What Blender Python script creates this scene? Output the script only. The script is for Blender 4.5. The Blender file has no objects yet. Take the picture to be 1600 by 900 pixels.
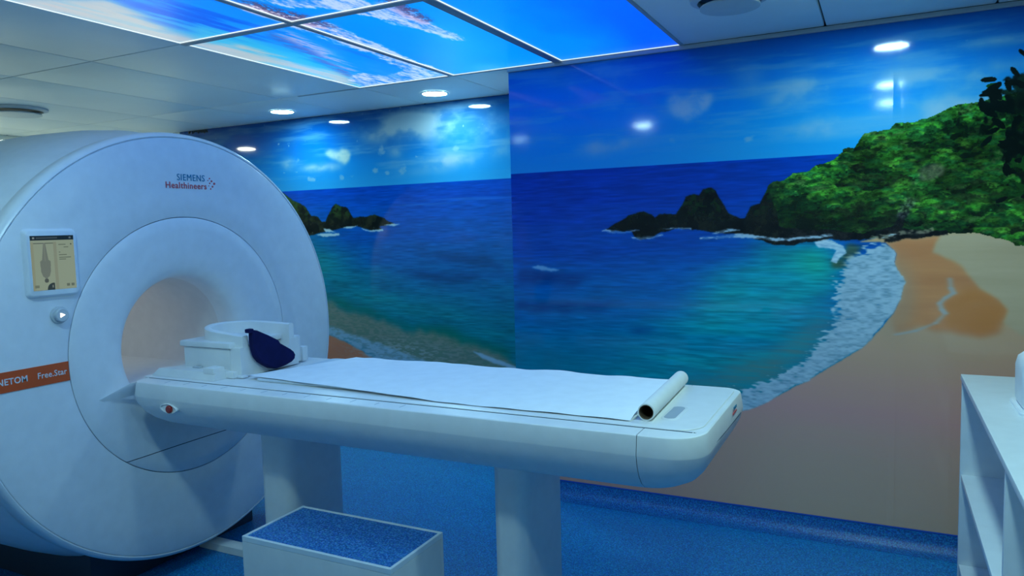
import bpy, bmesh, math, random
import numpy as np
from mathutils import Vector, Matrix

S = bpy.context.scene
COL = S.collection

# ------------------------------------------------------------------ camera
CAM = (0.0, -3.75, 1.5267)
YAW, PITCH, ROLL, FPX = -0.465059, -0.083061, -0.025935, 1154.364
fw = Vector((math.sin(YAW) * math.cos(PITCH), math.cos(YAW) * math.cos(PITCH), math.sin(PITCH)))
r0 = Vector((math.cos(YAW), -math.sin(YAW), 0))
u0 = r0.cross(fw)
rr = r0 * math.cos(ROLL) + u0 * math.sin(ROLL)
uu = rr.cross(fw)
cd = bpy.data.cameras.new('camera')
cd.sensor_width = 36.0
cd.lens = FPX / 1600 * 36.0
cd.clip_start = 0.02
cam = bpy.data.objects.new('camera', cd)
M = Matrix.Identity(4)
for i in range(3):
    M[i][0], M[i][1], M[i][2], M[i][3] = rr[i], uu[i], -fw[i], CAM[i]
cam.matrix_world = M
COL.objects.link(cam)
S.camera = cam

# ------------------------------------------------------------------ world, light levels, exposure
w = bpy.data.worlds.new('world')
S.world = w
w.use_nodes = True
w.node_tree.nodes['Background'].inputs[0].default_value = (0.02, 0.03, 0.05, 1)
w.node_tree.nodes['Background'].inputs[1].default_value = 0.3
LAMP_COLOUR, LAMP_STRENGTH = (0.52, 0.94, 1.0), 122.0       # ceiling downlights
PANEL_STRENGTH = 1.0                                       # backlit ceiling print
S.view_settings.view_transform = 'Standard'
S.view_settings.look = 'None'
S.view_settings.gamma = 1.0
S.view_settings.use_curve_mapping = False
S.view_settings.exposure = 0.41
S.cycles.use_denoising = True
S.cycles.max_bounces = 8
S.cycles.diffuse_bounces = 5
S.cycles.glossy_bounces = 4
S.cycles.caustics_reflective = False
S.cycles.caustics_refractive = False

# ------------------------------------------------------------------ helpers
ORG = {}

def tag(o, label=None, cat=None, group=None, kind=None):
    if label: o['label'] = label
    if cat: o['category'] = cat
    if group: o['group'] = group
    if kind: o['kind'] = kind
    return o

def thing(name, loc, label=None, cat=None, group=None, kind=None):
    o = bpy.data.objects.new(name, None)
    o.empty_display_size = 0.1
    o.location = loc
    COL.objects.link(o)
    ORG[o.name] = Vector(loc)
    return tag(o, label, cat, group, kind)

def obj(name, bm, mat, parent=None, sharp=35, origin=None):
    """link bm (in world coordinates) as one mesh object"""
    bmesh.ops.remove_doubles(bm, verts=bm.verts, dist=1e-6)
    bm.normal_update()
    lim = math.radians(sharp)
    for f in bm.faces: f.smooth = True
    for e in bm.edges:
        if len(e.link_faces) != 2 or e.calc_face_angle(0) > lim: e.smooth = False
    if parent is not None:
        org = ORG[parent.name]
    elif origin is not None:
        org = Vector(origin)
    else:
        vs = [v.co for v in bm.verts]
        org = Vector(((min(v.x for v in vs) + max(v.x for v in vs)) / 2, (min(v.y for v in vs) + max(v.y for v in vs)) / 2, min(v.z for v in vs)))
    for v in bm.verts: v.co -= org
    me = bpy.data.meshes.new(name)
    bm.to_mesh(me); bm.free()
    if isinstance(mat, (list, tuple)):
        for m in mat: me.materials.append(m)
    else:
        me.materials.append(mat)
    o = bpy.data.objects.new(name, me)
    COL.objects.link(o)
    if parent is not None:
        o.parent = parent
        if ORG[parent.name] is not None and parent.parent is not None: pass
    else:
        o.location = org
    ORG[o.name] = org
    return o

def box(x0, x1, y0, y1, z0, z1, bev=0.0, seg=2, bm=None):
    b = bmesh.new()
    vs = [b.verts.new(c) for c in ((x0,y0,z0),(x1,y0,z0),(x1,y1,z0),(x0,y1,z0),(x0,y0,z1),(x1,y0,z1),(x1,y1,z1),(x0,y1,z1))]
    for f in ((3,2,1,0),(4,5,6,7),(0,1,5,4),(1,2,6,5),(2,3,7,6),(3,0,4,7)): b.faces.new([vs[i] for i in f])
    if bev > 0: bmesh.ops.bevel(b, geom=b.edges[:], offset=bev, segments=seg, affect='EDGES', profile=0.6)
    return join(bm, b)

def join(bm, b):
    if bm is None: return b
    me = bpy.data.meshes.new('tmp'); b.to_mesh(me); b.free(); bm.from_mesh(me); bpy.data.meshes.remove(me)
    return bm

def revolve_x(profile, yc, zc, n=128, bm=None):
    """profile of (x, r) turned about the horizontal x axis through (yc, zc)"""
    b = bmesh.new()
    rings = []
    for x, r in profile:
        rings.append([b.verts.new((x, yc + r * math.cos(2*math.pi*k/n), zc + r * math.sin(2*math.pi*k/n))) for k in range(n)])
    for a, c in zip(rings, rings[1:]):
        for k in range(n):
            b.faces.new((a[k], a[(k+1) % n], c[(k+1) % n], c[k]))
    return join(bm, b)

def revolve_z(profile, xc, yc, n=48, bm=None, cap=False):
    b = bmesh.new()
    rings = []
    for r, z in profile:
        rings.append([b.verts.new((xc + r * math.cos(2*math.pi*k/n), yc + r * math.sin(2*math.pi*k/n), z)) for k in range(n)])
    for a, c in zip(rings, rings[1:]):
        for k in range(n):
            b.faces.new((a[k], a[(k+1) % n], c[(k+1) % n], c[k]))
    if cap:
        b.faces.new(rings[-1]); b.faces.new(list(reversed(rings[0])))
    bmesh.ops.recalc_face_normals(b, faces=b.faces[:])
    return join(bm, b)

def loft(rings, bm=None, caps=True):
    b = bmesh.new()
    R = [[b.verts.new(c) for c in r] for r in rings]
    n = len(R[0])
    for a, c in zip(R, R[1:]):
        for k in range(n): b.faces.new((a[k], a[(k+1) % n], c[(k+1) % n], c[k]))
    if caps:
        b.faces.new(list(reversed(R[0]))); b.faces.new(R[-1])
    bmesh.ops.recalc_face_normals(b, faces=b.faces[:])
    return join(bm, b)

def rrect(x0, x1, y0, y1, z, rad, seg=8):
    """rounded rectangle ring; rad = radius at (x0y0, x1y0, x1y1, x0y1)"""
    pts = []
    for (cx, cy, sx, sy, a0, r) in ((x0, y0, 1, 1, 180, rad[0]), (x1, y0, -1, 1, 270, rad[1]), (x1, y1, -1, -1, 0, rad[2]), (x0, y1, 1, -1, 90, rad[3])):
        for k in range(seg + 1):
            a = math.radians(a0 + 90 * k / seg)
            pts.append((cx + sx * r + r * math.cos(a), cy + sy * r + r * math.sin(a), z))
    return pts

def extrude_poly(pts, vec, bev=0.0, seg=2, bm=None):
    b = bmesh.new()
    v0 = [b.verts.new(p) for p in pts]
    v1 = [b.verts.new(Vector(p) + Vector(vec)) for p in pts]
    b.faces.new(v0); b.faces.new(list(reversed(v1)))
    n = len(pts)
    for k in range(n): b.faces.new((v0[k], v1[k], v1[(k+1) % n], v0[(k+1) % n]))
    bmesh.ops.recalc_face_normals(b, faces=b.faces[:])
    if bev > 0:
        es = [e for e in b.edges if any(len(f.verts) == n for f in e.link_faces)]
        bmesh.ops.bevel(b, geom=es, offset=bev, segments=seg, affect='EDGES', profile=0.6)
    return join(bm, b)

def tube(p0, p1, r, n=24, bm=None, cap=True):
    p0, p1 = Vector(p0), Vector(p1)
    d = (p1 - p0).normalized()
    a = d.orthogonal().normalized(); c = d.cross(a)
    return loft([[p + a * r * math.cos(2*math.pi*k/n) + c * r * math.sin(2*math.pi*k/n) for k in range(n)] for p in (p0, p1)], bm, cap)

def text(name, body, size, mat, parent, pos, xdir, ydir, extra=0.0, align='LEFT', shear=0.0, depth=0.0008, squeeze=1.0, space=1.06):
    cu = bpy.data.curves.new('t', 'FONT')
    cu.body = body; cu.size = size; cu.align_x = align; cu.offset = extra; cu.shear = shear; cu.extrude = depth; cu.resolution_u = 3; cu.space_character = space
    to = bpy.data.objects.new('t', cu)
    COL.objects.link(to)
    dg = bpy.context.evaluated_depsgraph_get()
    me = bpy.data.meshes.new_from_object(to.evaluated_get(dg))
    bpy.data.objects.remove(to)
    X, Y = Vector(xdir), Vector(ydir); Z = X.cross(Y)
    org = ORG[parent.name]
    for v in me.vertices:
        v.co = Vector(pos) + X * v.co.x * squeeze + Y * v.co.y + Z * v.co.z - org
    me.materials.append(mat)
    o = bpy.data.objects.new(name, me)
    COL.objects.link(o); o.parent = parent; ORG[o.name] = org
    return o

# ------------------------------------------------------------------ materials
def mat(name, col, rough=0.4, spec=0.5, metal=0.0, vary=0.03, scale=18.0, bump=0.0, bscale=250.0, coat=0.0):
    m = bpy.data.materials.new(name); m.use_nodes = True
    nt = m.node_tree; N = nt.nodes; L = nt.links
    b = N['Principled BSDF']
    b.inputs['Roughness'].default_value = rough
    b.inputs['Specular IOR Level'].default_value = spec
    b.inputs['Metallic'].default_value = metal
    if coat:
        b.inputs['Coat Weight'].default_value = coat; b.inputs['Coat Roughness'].default_value = 0.04
    tc = N.new('ShaderNodeTexCoord'); no = N.new('ShaderNodeTexNoise')
    no.inputs['Scale'].default_value = scale; no.inputs['Detail'].default_value = 4
    L.new(tc.outputs['Object'], no.inputs['Vector'])
    ra = N.new('ShaderNodeValToRGB')
    lo = [max(0, c * (1 - vary)) for c in col]; hi = [min(1, c * (1 + vary)) for c in col]
    ra.color_ramp.elements[0].color = (*lo, 1); ra.color_ramp.elements[0].position = 0.3
    ra.color_ramp.elements[1].color = (*hi, 1); ra.color_ramp.elements[1].position = 0.7
    L.new(no.outputs['Fac'], ra.inputs['Fac']); L.new(ra.outputs['Color'], b.inputs['Base Color'])
    if bump:
        n2 = N.new('ShaderNodeTexNoise'); n2.inputs['Scale'].default_value = bscale
        L.new(tc.outputs['Object'], n2.inputs['Vector'])
        bp = N.new('ShaderNodeBump'); bp.inputs['Strength'].default_value = bump; bp.inputs['Distance'].default_value = 0.002
        L.new(n2.outputs['Fac'], bp.inputs['Height']); L.new(bp.outputs['Normal'], b.inputs['Normal'])
    return m

def emit(name, col, strength):
    m = bpy.data.materials.new(name); m.use_nodes = True
    nt = m.node_tree; b = nt.nodes['Principled BSDF']
    b.inputs['Base Color'].default_value = (0.02, 0.02, 0.02, 1)
    b.inputs['Emission Color'].default_value = (*col, 1)
    b.inputs['Emission Strength'].default_value = strength
    return m

def speckle(name, c0, c1, c2, rough=0.45):
    """flecked vinyl flooring"""
    m = bpy.data.materials.new(name); m.use_nodes = True
    nt = m.node_tree; N = nt.nodes; L = nt.links; b = N['Principled BSDF']
    b.inputs['Roughness'].default_value = rough
    tc = N.new('ShaderNodeNewGeometry')
    n1 = N.new('ShaderNodeTexNoise'); n1.inputs['Scale'].default_value = 150; n1.inputs['Detail'].default_value = 2
    n2 = N.new('ShaderNodeTexVoronoi'); n2.inputs['Scale'].default_value = 190
    n3 = N.new('ShaderNodeTexNoise'); n3.inputs['Scale'].default_value = 2.5
    mp = N.new('ShaderNodeMapping'); mp.inputs['Location'].default_value = (.0031, .0017, .0024); mp.inputs['Rotation'].default_value = (.31, .22, .4)
    L.new(tc.outputs['Position'], mp.inputs['Vector'])
    for n in (n1, n2, n3): L.new(mp.outputs['Vector'], n.inputs['Vector'])
    ra = N.new('ShaderNodeValToRGB'); e = ra.color_ramp.elements
    e[0].position = 0.36; e[0].color = (*c0, 1); e[1].position = 0.62; e[1].color = (*c2, 1)
    k = e.new(0.5); k.color = (*c1, 1)
    L.new(n1.outputs['Fac'], ra.inputs['Fac'])
    mx = N.new('ShaderNodeMix'); mx.data_type = 'RGBA'; mx.blend_type = 'MULTIPLY'; mx.inputs[0].default_value = 0.35
    L.new(ra.outputs['Color'], mx.inputs[6]); L.new(n2.outputs['Color'], mx.inputs[7])
    L.new(mx.outputs[2], b.inputs['Base Color'])
    return m

def print_mat(name, px, rough=0.1, emission=0.0, axes='xz', x0=0, x1=1, v0=0, v1=1, wobble=0.02, spec=0.5):
    """a printed sheet: px (H, W, 3) sRGB array, row 0 at the bottom, laid by world position"""
    h, wd = px.shape[:2]
    im = bpy.data.images.new(name, wd, h)
    a = np.ones((h, wd, 4), np.float32); a[..., :3] = np.clip(px, 0, 1)
    im.pixels.foreach_set(a.ravel()); im.update(); im.pack()
    m = bpy.data.materials.new(name); m.use_nodes = True
    nt = m.node_tree; N = nt.nodes; L = nt.links; b = N['Principled BSDF']
    g = N.new('ShaderNodeNewGeometry'); sp = N.new('ShaderNodeSeparateXYZ'); cb = N.new('ShaderNodeCombineXYZ')
    L.new(g.outputs['Position'], sp.inputs[0])
    for k, (ax, lo, hi) in enumerate(((axes[0], x0, x1), (axes[1], v0, v1))):
        mr = N.new('ShaderNodeMapRange'); mr.clamp = False
        mr.inputs['From Min'].default_value = lo; mr.inputs['From Max'].default_value = hi
        L.new(sp.outputs['xyz'.index(ax)], mr.inputs['Value']); L.new(mr.outputs[0], cb.inputs[k])
    t = N.new('ShaderNodeTexImage'); t.image = im; t.extension = 'EXTEND'
    L.new(cb.outputs[0], t.inputs['Vector'])
    b.inputs['Roughness'].default_value = rough
    b.inputs['Specular IOR Level'].default_value = spec
    if emission:
        b.inputs['Base Color'].default_value = (0.03, 0.03, 0.03, 1)
        L.new(t.outputs['Color'], b.inputs['Emission Color']); b.inputs['Emission Strength'].default_value = emission
    else:
        L.new(t.outputs['Color'], b.inputs['Base Color'])
        if wobble:
            n2 = N.new('ShaderNodeTexNoise'); n2.inputs['Scale'].default_value = 260
            L.new(g.outputs['Position'], n2.inputs['Vector'])
            bp = N.new('ShaderNodeBump'); bp.inputs['Strength'].default_value = wobble; bp.inputs['Distance'].default_value = 0.001
            L.new(n2.outputs['Fac'], bp.inputs['Height']); L.new(bp.outputs['Normal'], b.inputs['Normal'])
    return m
R_FOAM_R = [(-0.1,1.418),(0.018,1.413),(0.065,1.361),(0.053,1.315),(0.09,1.234),(0.081,1.162),(0.057,1.088),(0.011,1.022),(-0.08,0.92),(-0.175,0.848),(-0.286,0.77),(-0.401,0.693),(-0.52,0.623),(-0.627,0.574),(-0.867,0.468),(-1.141,0.329),(-1.398,0.156)]
R_FOAM_L = [(-1.509,0.288),(-1.282,0.455),(-1.0,0.575),(-0.769,0.654),(-0.596,0.7),(-0.49,0.746),(-0.373,0.817),(-0.287,0.894),(-0.223,0.989),(-0.196,1.081),(-0.184,1.186),(-0.174,1.261),(-0.18,1.321),(-0.104,1.356),(-0.086,1.394)]
R_WAVE = [(-0.291,1.418),(-0.249,1.429),(-0.208,1.419),(-0.159,1.392),(-0.147,1.362),(-0.174,1.339),(-0.19,1.312),(-0.21,1.321),(-0.194,1.357),(-0.186,1.372),(-0.235,1.381),(-0.268,1.39)]
R_ISLAND = [(-1.313,1.493),(-1.273,1.519),(-1.213,1.545),(-1.185,1.567),(-1.154,1.576),(-1.109,1.588),(-1.065,1.57),(-1.049,1.557),(-1.025,1.572),(-0.932,1.573),(-0.899,1.62),(-0.883,1.658),(-0.848,1.666),(-0.822,1.658),(-0.803,1.686),(-0.765,1.691),(-0.74,1.671),(-0.728,1.645),(-0.694,1.6),(-0.673,1.561),(-0.642,1.545),(-0.621,1.535),(-0.597,1.54),(-0.587,1.565),(-0.576,1.596),(-0.528,1.606),(-0.516,1.643),(-0.493,1.66),(-0.452,1.567),(-0.433,1.413),(-0.492,1.42),(-0.551,1.434),(-0.596,1.453),(-0.673,1.464),(-0.798,1.482),(-0.926,1.495),(-1.009,1.477),(-1.077,1.448),(-1.128,1.446),(-1.162,1.46),(-1.179,1.487)]
R_HILL = [(-0.522,1.584),(-0.516,1.643),(-0.499,1.682),(-0.469,1.705),(-0.417,1.72),(-0.378,1.745),(-0.316,1.753),(-0.294,1.779),(-0.211,1.794),(-0.179,1.813),(-0.179,1.833),(-0.131,1.836),(-0.105,1.868),(-0.074,1.895),(-0.027,1.911),(0.037,1.911),(0.054,1.938),(0.124,1.935),(0.178,1.947),(0.221,1.973),(0.268,1.993),(0.338,2.0),(0.407,2.001),(0.475,2.016),(0.606,2.034),(0.624,1.378),(0.513,1.393),(0.479,1.418),(0.421,1.441),(0.374,1.452),(0.25,1.447),(0.157,1.434),(0.031,1.433),(-0.154,1.433),(-0.348,1.455),(-0.448,1.481),(-0.504,1.522)]
R_ROCKBASE = [(-0.597,1.525),(-0.522,1.538),(-0.405,1.489),(-0.208,1.47),(-0.074,1.456),(0.056,1.487),(0.08,1.535),(0.118,1.534),(0.094,1.469),(0.157,1.457),(0.255,1.458),(0.25,1.441),(0.157,1.434),(0.095,1.418),(0.018,1.419),(0.031,1.442),(-0.073,1.432),(-0.14,1.416),(-0.208,1.422),(-0.291,1.421),(-0.376,1.41),(-0.492,1.417),(-0.581,1.443)]
R_LEAVES = [(0.402,2.034),(0.441,2.041),(0.473,2.074),(0.495,2.092),(0.539,2.108),(0.603,2.132),(0.618,1.611),(0.53,1.626),(0.502,1.67),(0.491,1.737),(0.47,1.778),(0.462,1.819),(0.479,1.871),(0.444,1.913),(0.427,1.955),(0.435,1.994)]
R_LEAVES2 = [(0.269,1.928),(0.316,1.957),(0.396,1.984),(0.453,1.992),(0.479,1.844),(0.433,1.874),(0.387,1.891),(0.365,1.858),(0.329,1.882),(0.294,1.866)]
R_DRY = [(0.231,1.444),(0.374,1.45),(0.467,1.421),(0.625,1.368),(0.636,0.97),(0.546,1.007),(0.476,1.059),(0.486,1.115),(0.451,1.161),(0.38,1.204),(0.35,1.259),(0.318,1.312),(0.257,1.343),(0.196,1.363),(0.207,1.405)]
R_WET = [(0.016,1.416),(0.231,1.444),(0.213,1.371),(0.262,1.343),(0.323,1.312),(0.355,1.259),(0.384,1.204),(0.455,1.161),(0.491,1.115),(0.481,1.065),(0.454,1.017),(0.361,0.99),(0.264,1.009),(0.164,1.034),(0.063,1.001),(0.049,1.073),(0.086,1.162),(0.09,1.234),(0.053,1.315),(0.065,1.361)]
R_TANPATCH = [(0.237,1.136),(0.29,1.166),(0.332,1.195),(0.415,1.182),(0.479,1.128),(0.476,1.067),(0.442,1.016),(0.337,0.998),(0.263,1.037),(0.248,1.094)]
R_RILL = [(0.269,1.25),(0.274,1.208),(0.285,1.185),(0.256,1.165),(0.232,1.139),(0.242,1.111),(0.255,1.094),(0.219,1.05),(0.14,1.012),(0.063,0.992)]
R_TURQ = [(-0.798,1.29),(-0.492,1.377),(-0.235,1.381),(-0.185,1.291),(-0.206,1.171),(-0.288,1.017),(-0.461,0.884),(-0.705,0.774),(-0.932,0.692),(-1.28,0.631),(-1.277,0.806),(-0.963,0.958)]
R_GREEN = [(-0.551,1.399),(-0.263,1.387),(-0.196,1.291),(-0.217,1.201),(-0.29,1.261),(-0.404,1.321),(-0.521,1.353)]
R_SHALLOW = [(-0.211,1.141),(-0.204,0.989),(-0.287,0.888),(-0.46,0.752),(-0.769,0.644),(-1.139,0.538),(-1.281,0.526),(-0.932,0.682),(-0.642,0.8),(-0.431,0.902),(-0.311,1.016)]
R_BROWN = [(-0.14,1.401),(-0.073,1.397),(-0.099,1.359),(-0.174,1.321),(-0.152,1.297),(-0.207,1.276),(-0.207,1.315),(-0.166,1.339)]
R_DARK = [[(-1.851,1.097),(-1.568,1.104),(-1.272,1.117),(-1.184,1.106),(-1.345,1.074),(-1.569,1.054),(-1.853,1.05)],[(-1.221,0.947),(-1.134,0.965),(-1.038,0.962),(-1.065,0.94),(-1.169,0.932)],[(-1.838,1.287),(-1.602,1.274),(-1.378,1.261),(-1.49,1.211),(-1.721,1.198),(-1.848,1.214)]]
R_SPLASH = [(-1.762,1.298),(-1.726,1.309),(-1.679,1.302),(-1.594,1.288),(-1.61,1.277),(-1.699,1.28)]
R_HEART = [(-0.987,2.137),(-0.954,2.166),(-0.915,2.155),(-0.874,2.145),(-0.842,2.173),(-0.795,2.171),(-0.745,2.151),(-0.758,2.115),(-0.795,2.075),(-0.843,2.042),(-0.89,2.027),(-0.939,2.057),(-0.971,2.098)]
R_CLOUDS = [((-0.922,2.109),0.12,0.05,0.5),((-0.352,2.114),0.14,0.05,0.45),((-0.408,2.075),0.12,0.05,0.4),((-0.106,1.96),0.3,0.04,0.45),((-0.159,1.921),0.25,0.03,0.4),((-0.576,1.918),0.06,0.025,0.6),((-1.325,2.295),0.25,0.06,0.25),((-1.256,2.173),0.1,0.05,0.25),((-1.367,1.934),0.12,0.04,0.4),((-1.173,1.947),0.1,0.03,0.4),((-1.295,1.922),0.1,0.02,0.35),((-0.956,1.931),0.06,0.03,0.3),((0.242,2.121),0.5,0.05,0.35),((0.431,1.981),0.4,0.06,0.5),((0.244,1.985),0.3,0.05,0.45),((-0.215,2.157),0.4,0.025,0.35),((-0.006,2.232),0.5,0.02,0.2),((0.469,2.252),0.3,0.02,0.25),((-0.582,2.212),0.1,0.06,0.2),((-0.295,1.947),0.2,0.03,0.35)]
R_TREES_ROCK = [(0.152,1.749),(0.188,1.755),(0.225,1.734),(0.238,1.697),(0.19,1.672),(0.153,1.682),(0.14,1.716)]
L_ISLAND = [(-4.655,1.915),(-4.246,1.845),(-4.132,1.765),(-4.067,1.748),(-4.005,1.711),(-3.957,1.65),(-3.895,1.634),(-3.852,1.598),(-3.815,1.597),(-3.786,1.655),(-3.746,1.712),(-3.707,1.73),(-3.659,1.714),(-3.617,1.707),(-3.588,1.687),(-3.56,1.643),(-3.549,1.624),(-3.43,1.63),(-3.394,1.634),(-3.364,1.642),(-3.313,1.631),(-3.267,1.62),(-3.223,1.591),(-3.173,1.571),(-3.242,1.559),(-3.317,1.556),(-3.289,1.532),(-3.388,1.525),(-3.458,1.54),(-3.528,1.561),(-3.656,1.55),(-3.781,1.533),(-3.941,1.497),(-4.27,1.492),(-4.687,1.499)]
L_FOAM = [[(-3.916,1.496),(-3.845,1.51),(-3.689,1.512),(-3.684,1.497),(-3.847,1.485)],[(-3.843,1.544),(-3.78,1.543),(-3.719,1.522),(-3.813,1.519)],[(-3.662,1.555),(-3.564,1.562),(-3.504,1.565),(-3.596,1.543)],[(-3.476,1.541),(-3.417,1.525),(-3.283,1.537),(-3.278,1.522),(-3.389,1.515),(-3.459,1.526)],[(-3.27,1.564),(-3.184,1.572),(-3.133,1.566),(-3.185,1.553)]]
L_GREENBAND = [(-4.557,1.341),(-3.779,1.031),(-3.537,0.958),(-3.302,0.906),(-3.021,0.83),(-2.75,0.822),(-2.442,0.731),(-2.245,0.674),(-2.247,0.603),(-2.546,0.681),(-2.861,0.734),(-3.079,0.795),(-3.421,0.878),(-3.752,0.962),(-4.562,1.263)]
L_SHALLOW = [(-4.562,1.263),(-3.752,0.962),(-3.421,0.878),(-3.079,0.795),(-2.752,0.762),(-2.444,0.686),(-2.2,0.58),(-2.203,0.456),(-2.764,0.461),(-3.205,0.527),(-3.674,0.697),(-4.588,0.921)]
L_FOAMBELT = [(-4.584,0.974),(-3.762,0.783),(-3.61,0.735),(-3.431,0.699),(-3.228,0.646),(-3.032,0.585),(-2.761,0.531),(-2.45,0.483),(-2.453,0.392),(-2.874,0.407),(-3.321,0.52),(-3.555,0.629),(-3.767,0.708),(-4.591,0.868)]
L_FOAM2 = [(-2.557,0.662),(-2.485,0.648),(-2.371,0.614),(-2.2,0.571),(-2.2,0.549),(-2.347,0.575),(-2.472,0.608)]
L_SAND = [(-4.591,0.868),(-3.767,0.708),(-3.555,0.629),(-3.378,0.555),(-3.095,0.438),(-2.459,0.21),(-2.167,0.014),(-2.174,-0.257),(-4.717,-0.83)]
L_TURQ = [(-4.683,1.552),(-3.876,1.525),(-3.758,1.386),(-3.524,1.191),(-3.069,1.007),(-2.539,0.884),(-2.145,0.81),(-2.152,0.569),(-2.752,0.762),(-3.752,0.962),(-4.707,1.236)]
L_DARK = [[(-3.218,1.221),(-3.059,1.226),(-2.841,1.213),(-2.579,1.21),(-2.427,1.189),(-2.632,1.147),(-2.844,1.154),(-3.061,1.189)],[(-3.363,1.087),(-3.293,1.102),(-3.207,1.094),(-3.248,1.074),(-3.329,1.073)],[(-3.053,1.37),(-2.423,1.321),(-2.277,1.264),(-2.326,1.242),(-2.731,1.295)]]
L_HEART = [(-3.801,2.134),(-3.738,2.154),(-3.691,2.127),(-3.654,2.12),(-3.635,2.147),(-3.581,2.138),(-3.546,2.112),(-3.573,2.053),(-3.624,2.018),(-3.694,2.06),(-3.748,2.083)]
L_CLOUDS = [((-3.013,2.265),0.42,0.1,0.55),((-3.237,2.238),0.25,0.05,0.5),((-2.669,2.236),0.2,0.1,0.4),((-2.906,2.234),0.1,0.06,0.4),((-3.273,2.089),0.08,0.07,0.55),((-3.131,2.093),0.1,0.04,0.35),((-3.337,1.959),0.06,0.03,0.55),((-3.229,1.935),0.04,0.02,0.5),((-3.099,1.946),0.07,0.04,0.5),((-2.64,2.069),0.06,0.03,0.45),((-2.704,1.998),0.4,0.05,0.35),((-2.393,2.235),0.25,0.12,0.4),((-4.165,2.055),0.1,0.04,0.4),((-4.066,2.074),0.05,0.04,0.4),((-3.934,1.924),0.07,0.02,0.5),((-3.635,1.923),0.05,0.025,0.45),((-3.544,1.938),0.05,0.025,0.45),((-3.846,2.012),0.25,0.03,0.4),((-2.919,1.935),0.2,0.03,0.35),((-2.301,2.058),0.1,0.06,0.4)]
C_SAND = [(-2.883,-2.081),(-2.886,-1.335),(-2.893,-0.853),(-2.899,-0.25),(-2.862,-0.058),(-2.707,-0.341),(-2.699,-0.689),(-2.682,-0.934),(-2.667,-1.153),(-2.807,-1.214),(-2.785,-1.339),(-2.708,-1.565),(-2.618,-1.777),(-2.571,-1.89)]
C_FOAM1 = [(-2.302,-1.287),(-2.101,-1.276),(-2.108,-1.188),(-2.136,-0.98),(-2.173,-0.684),(-2.199,-0.36),(-2.203,-0.003),(-2.331,0.044),(-2.748,0.046),(-2.882,-0.021),(-2.787,-0.242),(-2.63,-0.353),(-2.544,-0.232),(-2.395,-0.257),(-2.28,-0.59),(-2.303,-0.768),(-2.292,-0.969),(-2.283,-1.151)]
C_FOAM2 = [(-2.118,-1.612),(-1.794,-1.414),(-1.743,-1.236),(-1.732,-1.069),(-1.736,-0.857),(-1.754,-0.596),(-1.792,-0.65),(-1.813,-0.841),(-1.867,-1.013),(-1.889,-1.166),(-1.942,-1.307),(-1.97,-1.426),(-2.077,-1.452)]
C_FOAM3 = [(-2.218,-1.673),(-2.167,-1.498),(-2.152,-1.297),(-2.15,-0.962),(-2.213,-0.974),(-2.233,-1.207),(-2.25,-1.414),(-2.231,-1.567)]
C_ROCK1 = [(-2.194,-1.659),(-2.135,-1.595),(-2.119,-1.478),(-2.101,-1.276),(-2.118,-1.134),(-2.166,-1.201),(-2.211,-1.345),(-2.206,-1.492)]
C_ROCK2 = [(-1.732,-1.376),(-1.66,-1.332),(-1.678,-1.196),(-1.698,-1.047),(-1.713,-0.999),(-1.753,-1.036),(-1.746,-1.165),(-1.739,-1.284)]
C_ROCK3 = [(-2.415,-1.321),(-2.415,-1.13),(-2.501,-0.817),(-2.635,-0.457),(-2.756,-0.222),(-2.717,-0.411),(-2.592,-0.76),(-2.521,-1.059)]
C_TEAL = [(-2.599,-1.496),(-2.544,-1.342),(-2.57,-1.09),(-2.678,-0.712),(-2.802,-0.252),(-2.886,-0.376),(-2.861,-0.884),(-2.841,-1.292)]
# ------------------------------------------------------------------ the printed pictures, painted in wall metres
rng = np.random.default_rng(7)

def vnoise(h, w, ch, cw, r=None):
    r = r or rng
    g = r.random((ch + 2, cw + 2)).astype(np.float32)
    y = np.linspace(0, ch, h, endpoint=False); x = np.linspace(0, cw, w, endpoint=False)
    yi = y.astype(int); xi = x.astype(int); fy = (y - yi)[:, None]; fx = (x - xi)[None, :]
    fy = fy * fy * (3 - 2 * fy); fx = fx * fx * (3 - 2 * fx)
    a = g[yi][:, xi]; b = g[yi][:, xi + 1]; c = g[yi + 1][:, xi]; d = g[yi + 1][:, xi + 1]
    return ((a * (1 - fx) + b * fx) * (1 - fy) + (c * (1 - fx) + d * fx) * fy).astype(np.float32)

def fbm(h, w, ch, cw, octs=5, gain=0.55):
    s = 0; a = 1; t = 0
    for _ in range(octs):
        if ch > h or cw > w * 2: break
        s = s + a * vnoise(h, w, int(ch), int(cw)); t += a; a *= gain; ch *= 2; cw *= 2
    return s / t

def blur(a, r):
    r = int(r)
    if r < 1: return a
    for ax in (0, 1):
        for _ in range(2):
            p = np.pad(a, [(r + 1, r) if i == ax else (0, 0) for i in range(2)], mode='edge')
            c = np.cumsum(p, axis=ax, dtype=np.float64)
            n = a.shape[ax]
            a = ((np.take(c, range(2*r + 1, 2*r + 1 + n), ax) - np.take(c, range(0, n), ax)) / (2*r + 1)).astype(np.float32)
    return a

def sstep(a, lo, hi):
    t = np.clip((a - lo) / (hi - lo), 0, 1)
    return t * t * (3 - 2 * t)

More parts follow.
